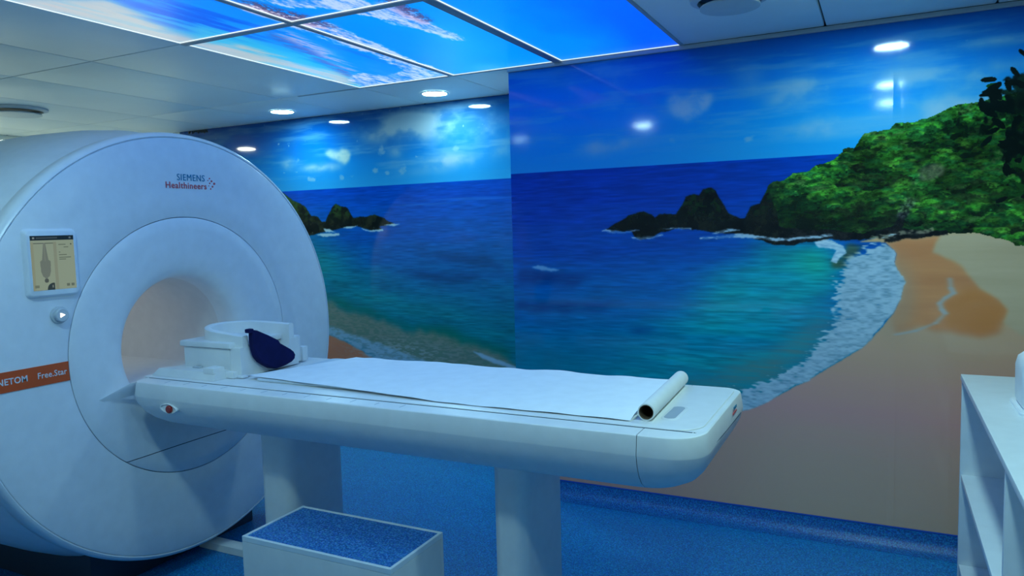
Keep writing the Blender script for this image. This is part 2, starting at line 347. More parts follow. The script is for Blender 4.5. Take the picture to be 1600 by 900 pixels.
class Canvas:
    def __init__(s, x0, x1, z0, z1, res):
        s.x0, s.x1, s.z0, s.z1, s.res = x0, x1, z0, z1, res
        s.w, s.h = int((x1 - x0) * res), int((z1 - z0) * res)
        s.X, s.Z = np.meshgrid(np.linspace(x0, x1, s.w, dtype=np.float32), np.linspace(z0, z1, s.h, dtype=np.float32))
        s.c = np.zeros((s.h, s.w, 3), np.float32)
        cell = lambda m, ax: max(2, int((ax[1] - ax[0]) / m))
        s.wx = fbm(s.h, s.w, cell(.12, (z0, z1)), cell(.12, (x0, x1)), 5, .6) - .5
        s.wz = fbm(s.h, s.w, cell(.12, (z0, z1)), cell(.12, (x0, x1)), 5, .6) - .5
    def noise(s, mz, mx, octs=5, gain=0.55):
        return fbm(s.h, s.w, max(2, int((s.z1 - s.z0) / mz)), max(2, int((s.x1 - s.x0) / mx)), octs, gain)
    def poly(s, pts, warp=0.0, soft=0.0):
        X = s.X + warp * s.wx; Z = s.Z + warp * s.wz
        m = np.zeros((s.h, s.w), bool)
        n = len(pts)
        for k in range(n):
            (xa, za), (xb, zb) = pts[k], pts[(k + 1) % n]
            if za == zb: continue
            m ^= ((za > Z) != (zb > Z)) & (X < (xb - xa) * (Z - za) / (zb - za) + xa)
        m = m.astype(np.float32)
        return blur(m, max(1, soft * s.res) if soft else 0) if soft else blur(m, 1) * .6 + m * .4
    def put(s, mask, col):
        col = np.asarray(col, np.float32)
        s.c = s.c * (1 - mask[..., None]) + col * mask[..., None]
    def blob(s, x, z, rx, rz):
        return np.exp(-((s.X - x) / rx) ** 2 - ((s.Z - z) / rz) ** 2)

def rgb(*a): return np.array(a, np.float32) / 255.0

def mix(stops, v):
    """colour ramp over array v, stops = [(pos, (r,g,b) 0-255)]"""
    p = [q[0] for q in stops]
    return np.stack([np.interp(v, p, [q[1][k] for q in stops]) for k in range(3)], -1).astype(np.float32) / 255

def sky_clouds(cv, clouds, horizon, grade, tone):
    n = cv.noise(.12, .16, 5, .48); n2 = cv.noise(.05, .4, 5, .6)
    wisp = sstep(n2, .45, .75) * .34 * sstep(cv.Z, horizon, horizon + .2)
    cv.put(wisp, tone)
    n4 = cv.noise(.045, .06, 5, .6)
    for (x, z), rx, rz, a in clouds:
        if rx <= .085:
            e = cv.blob(x, z + rz * .1, rx * .6, rz * 1.0) + (n4 - .5) * 1.5
            cv.put(sstep(e, .4, .95) * sstep(cv.Z, z - rz * 1.1, z - rz * .2) * min(1, a * 1.15), tone); continue
        m = np.clip(cv.blob(x, z, rx * .75, rz * 1.1) * (0.45 + 1.2 * sstep(n, .3, .75)) * a * (1.35 if rx < .2 else 1.75), 0, .92)
        cv.put(m, tone)

def crowns(cv, poly, n, rmin, rmax, cols, seed, dark=0.35, leaf=.9):
    r = np.random.default_rng(seed)
    mask = cv.poly(poly, .05) > .5
    zs, xs = np.nonzero(mask)
    pick = r.choice(len(zs), n)
    pts = sorted(zip(zs[pick], xs[pick]), key=lambda q: -q[0])
    leafn = cv.noise(.012, .02, 3, .8)
    cv.put(mask.astype(np.float32), rgb(8, 28, 14))
    big = cv.noise(.14, .2, 3)
    for iz, ix in pts:
        R = (rmin + (rmax - rmin) * r.random() ** 1.5) * cv.res
        R = max(3, R); rz = R * .62
        a0, a1, b0, b1 = max(0, int(iz - rz)), min(cv.h, int(iz + rz) + 1), max(0, int(ix - R)), min(cv.w, int(ix + R) + 1)
        if a1 <= a0 or b1 <= b0: continue
        zz, xx = np.mgrid[a0:a1, b0:b1]
        dz = (zz - iz) / rz; dx = (xx - ix) / R
        ln = leafn[a0:a1, b0:b1]
        d = np.sqrt(dx * dx + dz * dz) + (ln - .5) * leaf
        m = (1 - sstep(d, .75, 1.0)) * mask[a0:a1, b0:b1]
        base = cols[r.integers(len(cols))] * (.6 + .5 * r.random())
        lum = np.clip(dark + (1 - dark) * (dz * .75 + .45) + (ln - .5) * 1.6, .1, 1.4) * (.66 + .75 * sstep(big[iz, ix], .3, .7))
        cv.c[a0:a1, b0:b1] = cv.c[a0:a1, b0:b1] * (1 - m[..., None]) + (base[None, None] * lum[..., None]) * m[..., None]

def rocks(cv, pts, warp, c0, c1):
    m = cv.poly(pts, warp)
    n = cv.noise(.05, .05, 5, .75)
    cv.put(m, mix([(0.3, c0), (.7, c1)], n))
    return m

def paint_right():
    cv = Canvas(-1.87, 2.55, 0.08, 2.4, 340)
    hz = 1.82
    n = cv.noise(.5, .8, 4)
    # sky
    v = (cv.Z - hz) / (2.4 - hz) + (n - .5) * .25
    cv.c = mix([(0, (34, 160, 225)), (.3, (8, 150, 230)), (.65, (0, 126, 226)), (1, (0, 88, 176))], v)
    sky_clouds(cv, R_CLOUDS, hz, None, rgb(140, 185, 215))
    cv.put(np.clip(cv.poly(R_HEART, .05, .012) * (.7 + .5 * cv.noise(.04, .04)), 0, 1) * .85 * (.55 + .45 * sstep(cv.noise(.05, .06, 5, .6), .3, .6)), rgb(165, 195, 220))
    # sea
    rip = cv.noise(.009, .10, 4, .75); n3 = cv.noise(.09, .5, 5)
    v = (hz - cv.Z) / 1.2 + (n3 - .5) * .18
    sea = mix([(0, (0, 62, 172)), (.12, (0, 66, 174)), (.3, (0, 82, 178)), (.55, (2, 112, 184)), (.75, (4, 132, 176)), (1, (10, 142, 164))], v)
    sea *= (0.84 + .32 * rip)[..., None]
    cv.put((cv.Z < hz).astype(np.float32), sea)
    cv.put(cv.poly(R_TURQ, .2, .08) * .9, mix([(0.3, (4, 158, 180)), (.7, (16, 186, 178))], n3) * (.8 + .4 * rip)[..., None])
    cv.put(cv.poly(R_GREEN, .12, .05) * .85, rgb(30, 190, 138) * (.75 + .5 * rip)[..., None])
    for d in R_DARK: cv.put(cv.poly(d, .07, .02) * .6 * sstep(rip, .1, .6), rgb(4, 46, 105))
    g = np.clip(cv.blob(-1.25, .62, .9, .05), 0, 1)
    cv.put(cv.poly(R_SHALLOW, .12, .06) * .75, mix([(.2, (165, 158, 128)), (.8, (80, 160, 145))], rip))
    cv.put(np.clip(cv.blob(-1.6, .75, .5, .12), 0, 1) * .5 * (cv.Z < hz), rgb(0, 140, 150))
    # sand
    low = cv.poly(R_FOAM_R + [(-1.87, .3), (-1.87, -.1), (3, -.1), (3, 1.5), (.36, 1.5)], .02)
    ns = cv.noise(.06, .5, 5)
    v = cv.Z + .04 * cv.X + (ns - .5) * .12
    cv.put(low, mix([(.1, (222, 176, 144)), (.4, (222, 172, 146)), (.62, (230, 164, 150)), (.8, (230, 170, 144)), (1.0, (226, 174, 138)), (1.4, (226, 176, 126))], v))
    cv.put(low * sstep(-cv.X, .25, 1.3) * .45, rgb(205, 128, 116))
    cv.put(cv.poly(R_WET, .04, .012) * .85, mix([(.3, (224, 132, 82)), (.7, (240, 150, 94))], ns))
    cv.put(sstep(cv.blob(.05, 1.16, .10, .2), .1, .8) * .55 * low, rgb(200, 160, 130))
    cv.put(cv.poly(R_TANPATCH, .05, .02) * .8, rgb(226, 134, 70))
    cv.put(cv.poly(R_DRY, .02, .008), mix([(.3, (214, 178, 140)), (.7, (224, 188, 150))], ns))
    for (xa, za), (xb, zb) in zip(R_RILL, R_RILL[1:]):
        for t in np.linspace(0, 1, 10):
            cv.put(cv.blob(xa + (xb - xa) * t, za + (zb - za) * t, .012, .005) * .35, rgb(190, 190, 190))
    # headland
    greens = [rgb(44, 104, 30), rgb(34, 90, 32), rgb(60, 122, 36), rgb(26, 72, 32), rgb(74, 132, 42), rgb(40, 106, 46), rgb(56, 88, 40)]
    crowns(cv, R_HILL, 2300, .009, .058, greens, 3)
    right_low = [(q[0], q[1]) for q in R_HILL if q[0] > .1]
    cv.put(cv.poly(R_TREES_ROCK, .06, .006) * .7, mix([(.3, (70, 70, 56)), (.7, (132, 122, 100))], cv.noise(.015, .02, 4, .8)))
    hill = cv.poly(R_HILL, .05)
    cv.put(hill * sstep(-cv.X, .30, .52) * .6, rgb(12, 30, 18))
    for d, a in ((cv.blob(-.32, 1.50, .07, .06), .7), (cv.blob(-.05, 1.5, .3, .03), .6)): cv.put(hill * d * a, rgb(8, 14, 14))
    rocks(cv, R_ROCKBASE, .05, (4, 8, 12), (38, 36, 36))
    m = cv.poly([(x + .005, z) for x, z in R_ROCKBASE], .05)
    cv.put(cv.poly([(.06, 1.52), (.11, 1.5), (.14, 1.6), (.10, 1.62)], .05, .006) * .6, mix([(.35, (20, 24, 28)), (.7, (130, 130, 126))], cv.noise(.012, .012, 3, .8)))
    cv.put(cv.poly([(-.02, 1.448), (.14, 1.462), (.2, 1.47), (.2, 1.452), (.08, 1.437), (0, 1.43), (-.08, 1.427)], .05) * .7, mix([(.4, (24, 24, 28)), (.6, (176, 160, 130))], cv.noise(.02, .04, 4, .8)))
    # island
    m = rocks(cv, R_ISLAND, .03, (4, 8, 14), (34, 34, 26))
    top = m * sstep(cv.Z, 1.5, 1.62) * sstep(cv.noise(.03, .03, 4, .7), .45, .7)
    cv.put(top * .7, rgb(30, 60, 26))
    f = sstep(cv.noise(.015, .05, 4, .7), .42, .58)
    for pts in ([(-1.34, 1.49), (-1.29, 1.497), (-1.21, 1.488), (-1.13, 1.489), (-1.13, 1.483), (-1.25, 1.478), (-1.34, 1.483)],
                [(-1.18, 1.462), (-1.13, 1.457), (-1.05, 1.46), (-1.0, 1.47), (-1.0, 1.458), (-1.06, 1.447), (-1.13, 1.445), (-1.17, 1.451)],
                [(-1.03, 1.498), (-.92, 1.5), (-.86, 1.497), (-.86, 1.489), (-.95, 1.49)],
                [(-.82, 1.45), (-.72, 1.455), (-.62, 1.462), (-.55, 1.45), (-.4, 1.44), (-.22, 1.452), (-.2, 1.44), (-.4, 1.428), (-.58, 1.437), (-.7, 1.442), (-.82, 1.44)],
                [(-.74, 1.48), (-.68, 1.488), (-.62, 1.478), (-.68, 1.47), (-.76, 1.468)]):
        cv.put(cv.poly(pts, .03) * (.45 + .55 * f), rgb(190, 210, 225))
    # surf
    soft = cv.poly(R_FOAM_L[:-1] + [(.03, 1.43), (-.02, 1.46), (.6, 1.46), (.6, .3), (-1.3, .12)], .05, .035)
    fn = cv.noise(.010, .032, 5, .75)
    crisp = 1 - cv.poly(R_FOAM_R + [(-1.87, .3), (-1.87, -.1), (3, -.1), (3, 1.5), (.36, 1.5)], .045)
    m = sstep(soft + (fn - .5) * 1.0, .38, .72) * crisp * (cv.Z < 1.45)
    cv.put(m * .93, mix([(.28, (165, 190, 204)), (.7, (206, 222, 230))], fn))
    cv.put(m * sstep(.5 - fn, .12, .25) * .2, rgb(110, 140, 150))
    cv.put(cv.poly(R_BROWN, .05, .01) * .75, rgb(80, 90, 50) * (.7 + .6 * rip)[..., None])
    cv.put(cv.poly(R_WAVE, .03) * .95, mix([(.3, (170, 200, 220)), (.7, (225, 238, 245))], fn))
    cv.put(cv.poly(R_SPLASH, .04, .004) * .9, rgb(150, 195, 225))
    # overhanging leaves
    lf = cv.poly(R_LEAVES, .22); lf = np.maximum(lf, cv.poly(R_LEAVES2, .25) * sstep(cv.noise(.03, .03, 3), .4, .6))
    cv.put(lf * .93, mix([(.3, (3, 10, 10)), (.8, (18, 48, 20))], cv.noise(.03, .03, 4, .7)))
    r = np.random.default_rng(5)
    for _ in range(70):
        k = R_LEAVES[r.integers(len(R_LEAVES))]; a = r.random() * 6.28; L_ = .018 + .02 * r.random()
        cx, cz = k[0] + r.normal(0, .03), k[1] + r.normal(0, .03)
        dx, dz = cv.X - cx, cv.Z - cz
        p, q = dx * math.cos(a) + dz * math.sin(a), -dx * math.sin(a) + dz * math.cos(a)
        cv.put((((p / L_) ** 2 + (q / (L_ * .38)) ** 2) < 1).astype(np.float32), rgb(4, 16, 12) if r.random() < .8 else rgb(24, 70, 22))
    return cv

def paint_recess():
    cv = Canvas(-5.36, -1.85, 0.08, 2.4, 270)
    hz = 1.848
    n = cv.noise(.5, .8, 4)
    v = (cv.Z - hz) / (2.4 - hz) + (n - .5) * .25
    cv.c = mix([(0, (40, 142, 198)), (.35, (14, 116, 188)), (.7, (4, 88, 165)), (1, (0, 66, 138))], v)
    sky_clouds(cv, L_CLOUDS, hz, None, rgb(142, 166, 182))
    cv.put(np.clip(cv.poly(L_HEART, .05, .012) * (.7 + .5 * cv.noise(.04, .04)), 0, 1) * .85, rgb(186, 192, 180))
    rip = cv.noise(.009, .10, 4, .75); n3 = cv.noise(.09, .5, 5)
    v = (hz - cv.Z) / 1.2 + (n3 - .5) * .18
    sea = mix([(0, (0, 62, 166)), (.12, (0, 72, 172)), (.3, (0, 84, 170)), (.5, (2, 98, 164)), (.7, (4, 112, 152)), (1, (10, 116, 134))], v)
    sea *= (0.84 + .32 * rip)[..., None]
    cv.put((cv.Z < hz).astype(np.float32), sea)
    cv.put(cv.poly(L_TURQ, .15, .12) * .8, mix([(0.3, (6, 122, 140)), (.7, (12, 146, 145))], n3) * (.8 + .4 * rip)[..., None])
    for d in L_DARK: cv.put(cv.poly(d, .06, .02) * .5, rgb(6, 50, 100))
    for x, z in ((-2.9, 1.70), (-2.6, 1.73), (-2.4, 1.72)): cv.put(cv.blob(x, z, .25, .006) * .25, rgb(80, 150, 210))
    cv.put(cv.poly(L_GREENBAND, .08, .03) * .7, rgb(10, 112, 84))
    fn = cv.noise(.012, .04, 5, .8)
    cv.put(cv.poly(L_SHALLOW, .12, .02) * .8, mix([(.3, (120, 130, 108)), (.7, (152, 140, 120))], fn))
    sand = cv.poly(L_SAND, .03, .006)
    cv.put(sand, rgb(190, 120, 92))
    cv.put(cv.poly(L_FOAMBELT, .05, .008) * (.6 + .4 * sstep(fn, .3, .6)), rgb(130, 170, 195))
    sp = cv.blob(-3.2, .62, .4, .08) * sstep(fn, .52, .62) * .5
    cv.put(sp, rgb(150, 180, 195))
    cv.put(cv.poly(L_FOAM2, .03, .004) * .85, rgb(160, 195, 220))
    m = rocks(cv, L_ISLAND, .03, (6, 12, 14), (40, 42, 28))
    cv.put(m * sstep(cv.Z, 1.58, 1.7) * sstep(cv.noise(.03, .03, 4, .7), .42, .65) * .8, rgb(44, 72, 30))
    cv.put(m * sstep(-cv.X, 4.0, 4.2) * .6, rgb(60, 90, 34))
    for d in L_FOAM: cv.put(cv.poly(d, .03) * .9, rgb(190, 208, 215))
    r = np.random.default_rng(9)
    for _ in range(26):
        cx, cz, a, L_ = -5.12 + r.normal(0, .07), 2.395 + r.normal(0, .008), r.random() * 6.28, .012 + .014 * r.random()
        dx, dz = cv.X - cx, cv.Z - cz
        p, q = dx * math.cos(a) + dz * math.sin(a), -dx * math.sin(a) + dz * math.cos(a)
        cv.put((((p / L_) ** 2 + (q / (L_ * .45)) ** 2) < 1).astype(np.float32), rgb(4, 16, 20))
    return cv

def paint_ceiling():
    """x along the wall, z here is world y"""
    cv = Canvas(-2.89, -0.90, -2.61, 0.01, 260)
    st = fbm(cv.h, cv.w, 5, 40, 5, .65)          # streaks run across the room
    st2 = fbm(cv.h, cv.w, 14, 110, 4, .75)
    n = cv.noise(.3, .15, 5)
    v = (cv.X + 2.89) / 2 + (n - .5) * .12
    cv.c = mix([(0, (40, 160, 205)), (.12, (8, 130, 225)), (.3, (0, 118, 238)), (.55, (0, 134, 246)), (.75, (0, 122, 250)), (1, (0, 76, 245))], v)
    cv.put(sstep(st, .5, .75) * .5 * (cv.X < -2.2), rgb(20, 80, 220))
    cv.put(cv.poly(C_TEAL, .1, .04) * .7, rgb(40, 170, 205))
    cv.put(cv.poly(C_SAND, .1, .03) * .9, mix([(.3, (150, 172, 180)), (.5, (172, 176, 178)), (.7, (110, 176, 196))], st))
    cv.put(cv.blob(-2.86, -1.9, .25, .8) * .6, rgb(172, 164, 172))
    cv.put(sstep(cv.blob(-2.66, -.95, .11, .5), .1, .7) * sstep(st, .35, .55) * .8, rgb(40, 160, 210))
    cv.put(cv.poly(C_ROCK3, .06, .02) * sstep(st2, .38, .55) * .8, rgb(60, 80, 165))
    cv.put(cv.poly([(x + .08, y - .05) for x, y in C_ROCK3], .06, .02) * sstep(st2, .42, .55) * .7, rgb(176, 160, 190))
    cv.put(sstep(cv.blob(-2.5, -1.5, .2, .4), .2, .8) * sstep(st, .42, .6) * .7, rgb(0, 70, 205))
    gn = fbm(cv.h, cv.w, 22, 64, 6, .85)
    for P in (C_FOAM1, C_FOAM2, C_FOAM3):
        pm = cv.poly(P, .06, .03)
        m = sstep(pm + (gn - .5) * 1.3, .3, .72) * sstep(pm, .04, .25)
        cv.put(m * .82, mix([(.36, (40, 120, 215)), (.46, (130, 160, 215)), (.6, (196, 200, 222))], gn))
    cv.put(sstep(cv.blob(-2.5, -.35, .12, .35), .3, .8) * sstep(st2, .4, .55) * .6, rgb(30, 130, 225))
    cv.put(cv.poly([(x - .05, y) for x, y in C_ROCK1], .05, .01) * .6, rgb(205, 175, 195))
    g = fbm(cv.h, cv.w, 90, 150, 3, .9)
    cv.put(cv.poly([(x - .03, y + .02) for x, y in C_ROCK2], .05, .015) * .55, rgb(200, 160, 190))
    for P in (C_ROCK1, C_ROCK2): cv.put(cv.poly(P, .05, .012) * sstep(g, .36, .52) * .95, mix([(.4, (28, 26, 60)), (.62, (84, 76, 120))], g))
    cv.put(cv.blob(-1.95, -.06, .12, .12) * .35, rgb(120, 190, 230))
    return cv
# ------------------------------------------------------------------ material set
WHITE = mat('white_plastic', (.80, .82, .84), .32, bump=.03, bscale=400)
WHITE2 = mat('table_plastic', (.80, .80, .78), .35, bump=.03, bscale=400)
LINER = mat('bore_liner', (.74, .73, .73), .4)
GROOVE = mat('dark_joint', (.03, .06, .09), .6)
TILE = mat('ceiling_tile_metal', (.86, .88, .86), .42, vary=.02, scale=3)
BARW = mat('ceiling_bar', (.36, .40, .43), .5)
BARD = mat('ceiling_bar_dark', (.24, .28, .32), .45)
WALL = mat('painted_wall', (.86, .88, .80), .5)
FLOOR = speckle('floor_vinyl', (.003, .13, .38), (.004, .215, .56), (.02, .37, .74), .42)
COVE_SHADED = speckle('shaded_floor_vinyl', (.002, .075, .28), (.003, .13, .42), (.012, .24, .58), .42)  # floor vinyl again, darker: the dimmer light on the skirting is in its colour
TREAD = speckle('step_vinyl', (.01, .11, .40), (.025, .20, .58), (.12, .38, .75), .5)
BLACK = mat('black', (.008, .01, .014), .5)
PLINTH = mat('plinth', (.02, .035, .055), .5)
ORANGE = mat('orange_band', (.68, .085, .014), .4)
TEXTW = mat('pale_lettering', (.72, .70, .72), .5)
TEXTB = mat('petrol_lettering', (.0, .21, .36), .5)
TEXTR = mat('coral_lettering', (.62, .10, .11), .5)
NAVY = mat('navy_fabric', (.004, .006, .06), .85, spec=.2, bump=.4, bscale=500, vary=.2)
PAPER = mat('exam_paper', (.86, .88, .89), .75, spec=.2, bump=.1, bscale=60)
CORE = mat('cardboard', (.13, .085, .05), .85)
TUBEW = mat('paper_roll', (.78, .77, .73), .7)
LAMIN = mat('white_laminate', (.74, .77, .78), .4)
EDGE = mat('laminate_edge', (.60, .68, .76), .45)
RED = mat('red_button', (.35, .025, .02), .3)
GREYP = mat('grey_plastic', (.55, .58, .60), .4)
STEPW = mat('step_laminate', (.66, .70, .70), .45)
LAMP = emit('lamp_lens', LAMP_COLOUR, LAMP_STRENGTH)
LAMPW = emit('warm_lamp_lens', (.86, 1.0, .82), 300.0)
LAMPD = emit('dim_lamp_lens', LAMP_COLOUR, 38.0)
LEAK = emit('panel_edge_light', (.75, .92, 1.0), .95)
MURAL_R = print_mat('beach_print', paint_right().c, rough=.075, spec=.36, axes='xz', x0=-1.87, x1=2.55, v0=.08, v1=2.4)
MURAL_L = print_mat('mirrored_beach_print', paint_recess().c, rough=.05, spec=.32, axes='xz', x0=-5.36, x1=-1.85, v0=.08, v1=2.4)
CEILP = print_mat('ceiling_print', paint_ceiling().c, rough=.25, axes='xy', x0=-2.89, x1=-.90, v0=-2.61, v1=.01, emission=PANEL_STRENGTH)

H = 2.4
X0, X1, Y0, Y1 = -6.6, 2.6, -4.8, 0.72
def st(name, bm, m, parent=None, **k):
    o = obj(name, bm, m, parent, **k)
    if parent is None: o['kind'] = 'structure'
    return o

# ------------------------------------------------------------------ room shell
st('floor', box(X0 - .1, X1 + .1, Y0 - .1, Y1 + .1, -.1, 0), FLOOR)
wr = thing('wall_right', (-1.87, .4, 0), kind='structure')
obj('wall_body', box(-1.87, X1, .012, Y1 + .1, 0, H), WALL, wr)
wb = st('wall_recess', box(X0, -1.87, Y1, Y1 + .1, 0, H), WALL)
st('wall_back', box(X0, X1, Y0 - .1, Y0, 0, H), WALL)
st('wall_left', box(X0 - .1, X0, Y0, Y1 + .1, 0, H), WALL)
st('wall_far', box(X1, X1 + .1, Y0, Y1 + .1, 0, H), WALL)

# coved skirting: the floor vinyl turned up the wall
def cove(x0, x1, y, z0=.003, h=.088):
    pr = [(y - .085, .0006), (y - .062, z0 + .002), (y - .042, z0 + .010), (y - .026, z0 + .026), (y - .015, z0 + .046), (y - .011, h), (y - .002, h), (y - .002, z0)]
    return loft([[(x, a, b) for a, b in pr] for x in (x0, x1)])
st('baseboard_right', cove(-1.87, X1, 0), COVE_SHADED)
st('baseboard_recess', cove(-6.58, -1.88, Y1 - .02), COVE_SHADED)
st('trim_1', box(-1.87, X1, -.006, .006, .0885, .0945, .002), mat('blue_capping', (.01, .08, .42), .35))
st('trim_2', box(-1.87, X1, -.016, .006, 2.378, 2.398, .003), BARW)

# murals: glossy printed boards
mr = thing('beach_mural', (-.9, 0, .09), 'glossy beach mural with green wooded headland and sand, covering the right wall', 'mural')
obj('mural_board', box(-1.87, .036, 0, .011, .095, 2.378), MURAL_R, mr)
obj('joint_strip', extrude_poly([(.036, .0, .095), (.067, -.0012, .095), (.067, .011, .095), (.036, .011, .095)], (0, 0, 2.283)), MURAL_R, mr)
obj('mural_board', box(.067, 2.55, 0, .011, .095, 2.378), MURAL_R, mr)
ml = thing('beach_mural', (-3.6, .70, .09), 'glossy mirror-image sea mural in the recess behind the scanner', 'mural')
obj('mural_board', box(-5.36, -1.872, .70, .719, .09, 2.398, .0015, 1), MURAL_L, ml)

# ------------------------------------------------------------------ ceiling: metal tiles on a 0.66 x 1.30 m grid
ceil = thing('ceiling', (-2, -2, H), kind='structure')
obj('ceiling_void', box(X0, X1, Y0, Y1 + .1, H + .055, H + .1), PLINTH, ceil)
GX = [-2.885 + .66 * k for k in range(-6, 10)]
GY = [(-.004, Y1), (-1.305, -.004), (-2.606, -1.305), (-3.907, -2.606), (Y0, -3.907)]
tile_mesh = {}
for j, (ya, yb) in enumerate(GY):
    for i in range(len(GX) - 1):
        xa, xb = max(GX[i], X0), min(GX[i + 1], X1)
        if xb - xa < .05: continue
        if j in (1, 2) and -2.9 < GX[i] < -1.0: continue       # the backlit picture
        if j == 0:
            if xa >= -1.87: continue
            xb = min(xb, -1.872)
        key = (j, round(xb - xa, 3))
        if key in tile_mesh:
            o = bpy.data.objects.new('ceiling_tile', tile_mesh[key][0]); COL.objects.link(o); o.parent = ceil
            o.location = (xa - tile_mesh[key][1], 0, 0)
            ORG[o.name] = Vector((0, 0, 0))
        else:
            o = obj('ceiling_tile', box(xa + .0035, xb - .0035, ya + .0035, yb - .0035, H, H + .03, .007, 2), TILE, ceil)
            tile_mesh[key] = (o.data, xa)

def bar(x0, x1, y0, y1, z0, m): return obj('ceiling_bar', box(x0, x1, y0, y1, z0, H + .01, .002, 1), m, ceil)
xa, xb, xm, xn = -2.885, -.905, -2.225, -1.565
bar(xm - .011, xm + .011, -2.606, -.012, H - .006, BARW)
bar(xn - .022, xn + .022, -2.606, -.012, H - .006, BARD)
bar(xa, xb, -1.322, -1.29, H - .007, BARW)
bar(xa - .008, xb, -2.622, -2.594, H - .007, BARW)
bar(xa - .5, xb, -.018, -.002, H - .004, BARW)
bar(xb - .004, xb + .016, -2.6, -.012, H - .004, BARW)

# backlit picture panels
names = {(0, 0): 'backlit ceiling picture panel of pale sand and foam nearest the recess',
         (1, 0): 'backlit ceiling picture panel of blue water with a pointed white spit, between two bars',
         (2, 0): 'backlit ceiling picture panel of plain bright blue above the mural edge',
         (0, 1): 'backlit ceiling picture panel of pinkish sand at the top left',
         (1, 1): 'backlit ceiling picture panel with dark rocks in foam at the top edge of the view',
         (2, 1): 'backlit ceiling picture panel of plain blue farthest from the recess'}
cols = [(xa, xm - .011), (xm + .011, xn - .022), (xn + .022, xb)]
rows = [(-1.29, -.018), (-2.594, -1.322)]
for i, (pa, pb) in enumerate(cols):
    for j, (qa, qb) in enumerate(rows):
        t = thing('backlit_ceiling_panel', ((pa + pb) / 2, (qa + qb) / 2, H), names[(i, j)], 'ceiling light', 'backlit ceiling panels')
        e = .0055
        obj('picture_sheet', box(pa + e, pb - e, qa + e, qb - e, H + .002, H + .012), CEILP, t)
        fr = bmesh.new()
        for bx in ((pa, pa + e, qa, qb), (pb - e, pb, qa, qb), (pa + e, pb - e, qa, qa + e * .6), (pa + e, pb - e, qb - e * .6, qb)): box(*bx, H, H + .012, bm=fr)
        obj('light_gap', fr, LEAK, t)

# downlights
def downlight(x, y, label, r=.078, m=None):
    t = thing('downlight', (x, y, H), label, 'ceiling light', 'round ceiling downlights')
    obj('trim_ring', revolve_z([(r + .014, H), (r + .014, H - .004), (r + .002, H - .006), (r, H - .003), (r, H)], x, y, 40), WHITE, t)
    obj('lens', revolve_z([(.001, H - .0045), (r * .6, H - .0045), (r, H - .003)], x, y, 40), m or LAMP, t)
for x, y, lab in ((-3.9, .385, 'left of the two round downlights in the recess ceiling'),
                  (-2.607, .40, 'right of the two round downlights in the recess ceiling'),
                  (-5.90, -.56, 'round downlight above the back of the scanner'),
                  (.03, -.60, 'round downlight above the right wall mural seam'),
                  (.03, -1.83, 'round downlight over the shelf unit'),
                  (.03, -2.69, 'round downlight over the front end of the shelf unit'),
                  (-1.92, -2.77, 'round downlight in front of the patient table'),
                  (-3.26, -3.01, 'round downlight in front of the scanner face')):
    downlight(x, y, lab, m=LAMPW if x < -5 else LAMPD if (x < -3 and y < -2) else None)

# ceiling air vents
def vent(x, y, r, label):
    t = thing('ceiling_vent', (x, y, H), label, 'vent', 'round ceiling vents')
    obj('vent_rim', revolve_z([(r + .035, H - .001), (r + .033, H - .012), (r + .006, H - .02), (r + .002, H - .012), (r + .002, H - .002)], x, y, 48), GREYP, t)
    obj('vent_throat', revolve_z([(.001, H - .001), (r + .002, H - .001)], x, y, 48), BLACK, t)
    obj('vent_disc', revolve_z([(.001, H - .030), (r * .9, H - .032), (r - .004, H - .036), (r - .004, H - .043), (r * .85, H - .045), (.001, H - .047)], x, y, 48), GREYP, t)
vent(-.545, -.70, .118, 'round ceiling vent with a dark gap above the right mural')
vent(-5.20, -.72, .15, 'round ceiling vent above the back of the scanner')

# ------------------------------------------------------------------ MRI scanner
GXF, GYC, GZC = -2.82, -1.41, 1.03
RF, RM, RB = .953, .577, .300
sc = thing('mri_scanner', (-3.6, GYC, 0), 'large round white MRI scanner with a central bore and a small touchscreen', 'scanner')
def cir(p, **k): return revolve_x(p, GYC, GZC, 160, **k)
body = cir([(GXF - .07, .925), (GXF - .10, .93), (GXF - .14, .945), (GXF - .22, .968), (GXF - .32, .985), (GXF - .45, .995), (GXF - .70, 1.0), (GXF - 1.25, .995), (GXF - 1.42, .97), (GXF - 1.5, .92), (GXF - 1.5, .42)])
bmesh.ops.recalc_face_normals(body, faces=body.faces[:])
obj('body_shell', body, WHITE, sc)
obj('rim_ring', cir([(GXF - .085, .90), (GXF - .085, RF - .006), (GXF - .075, RF), (GXF - .03, RF), (GXF - .012, RF - .004), (GXF - .002, RF - .014), (GXF + .001, .934), (GXF - .001, .931), (GXF - .006, .930), (GXF - .006, .92)]), WHITE, sc)
obj('front_cover', cir([(GXF - .008, .9285), (GXF - .001, .9275), (GXF + .002, .922), (GXF + .004, .80), (GXF + .004, .68), (GXF + .002, RM + .006), (GXF - .001, RM + .0015), (GXF - .012, RM + .0015)]), WHITE, sc)
obj('cover_joint', cir([(GXF - .010, .935), (GXF - .010, .90)], bm=cir([(GXF - .013, RM + .02), (GXF - .013, RM - .02)])), GROOVE, sc)
fun = cir([(GXF - .012, RM - .0015), (GXF - .001, RM - .0015), (GXF + .002, RM - .006), (GXF + .001, .52), (GXF - .004, .45), (GXF - .011, .40), (GXF - .022, .355), (GXF - .038, .327), (GXF - .062, .310), (GXF - .10, .3025), (GXF - .16, RB)])
low = fun.copy()
zs = .583
bmesh.ops.bisect_plane(fun, geom=fun.verts[:] + fun.edges[:] + fun.faces[:], plane_co=(0, 0, zs + .0017), plane_no=(0, 0, 1), clear_inner=True)
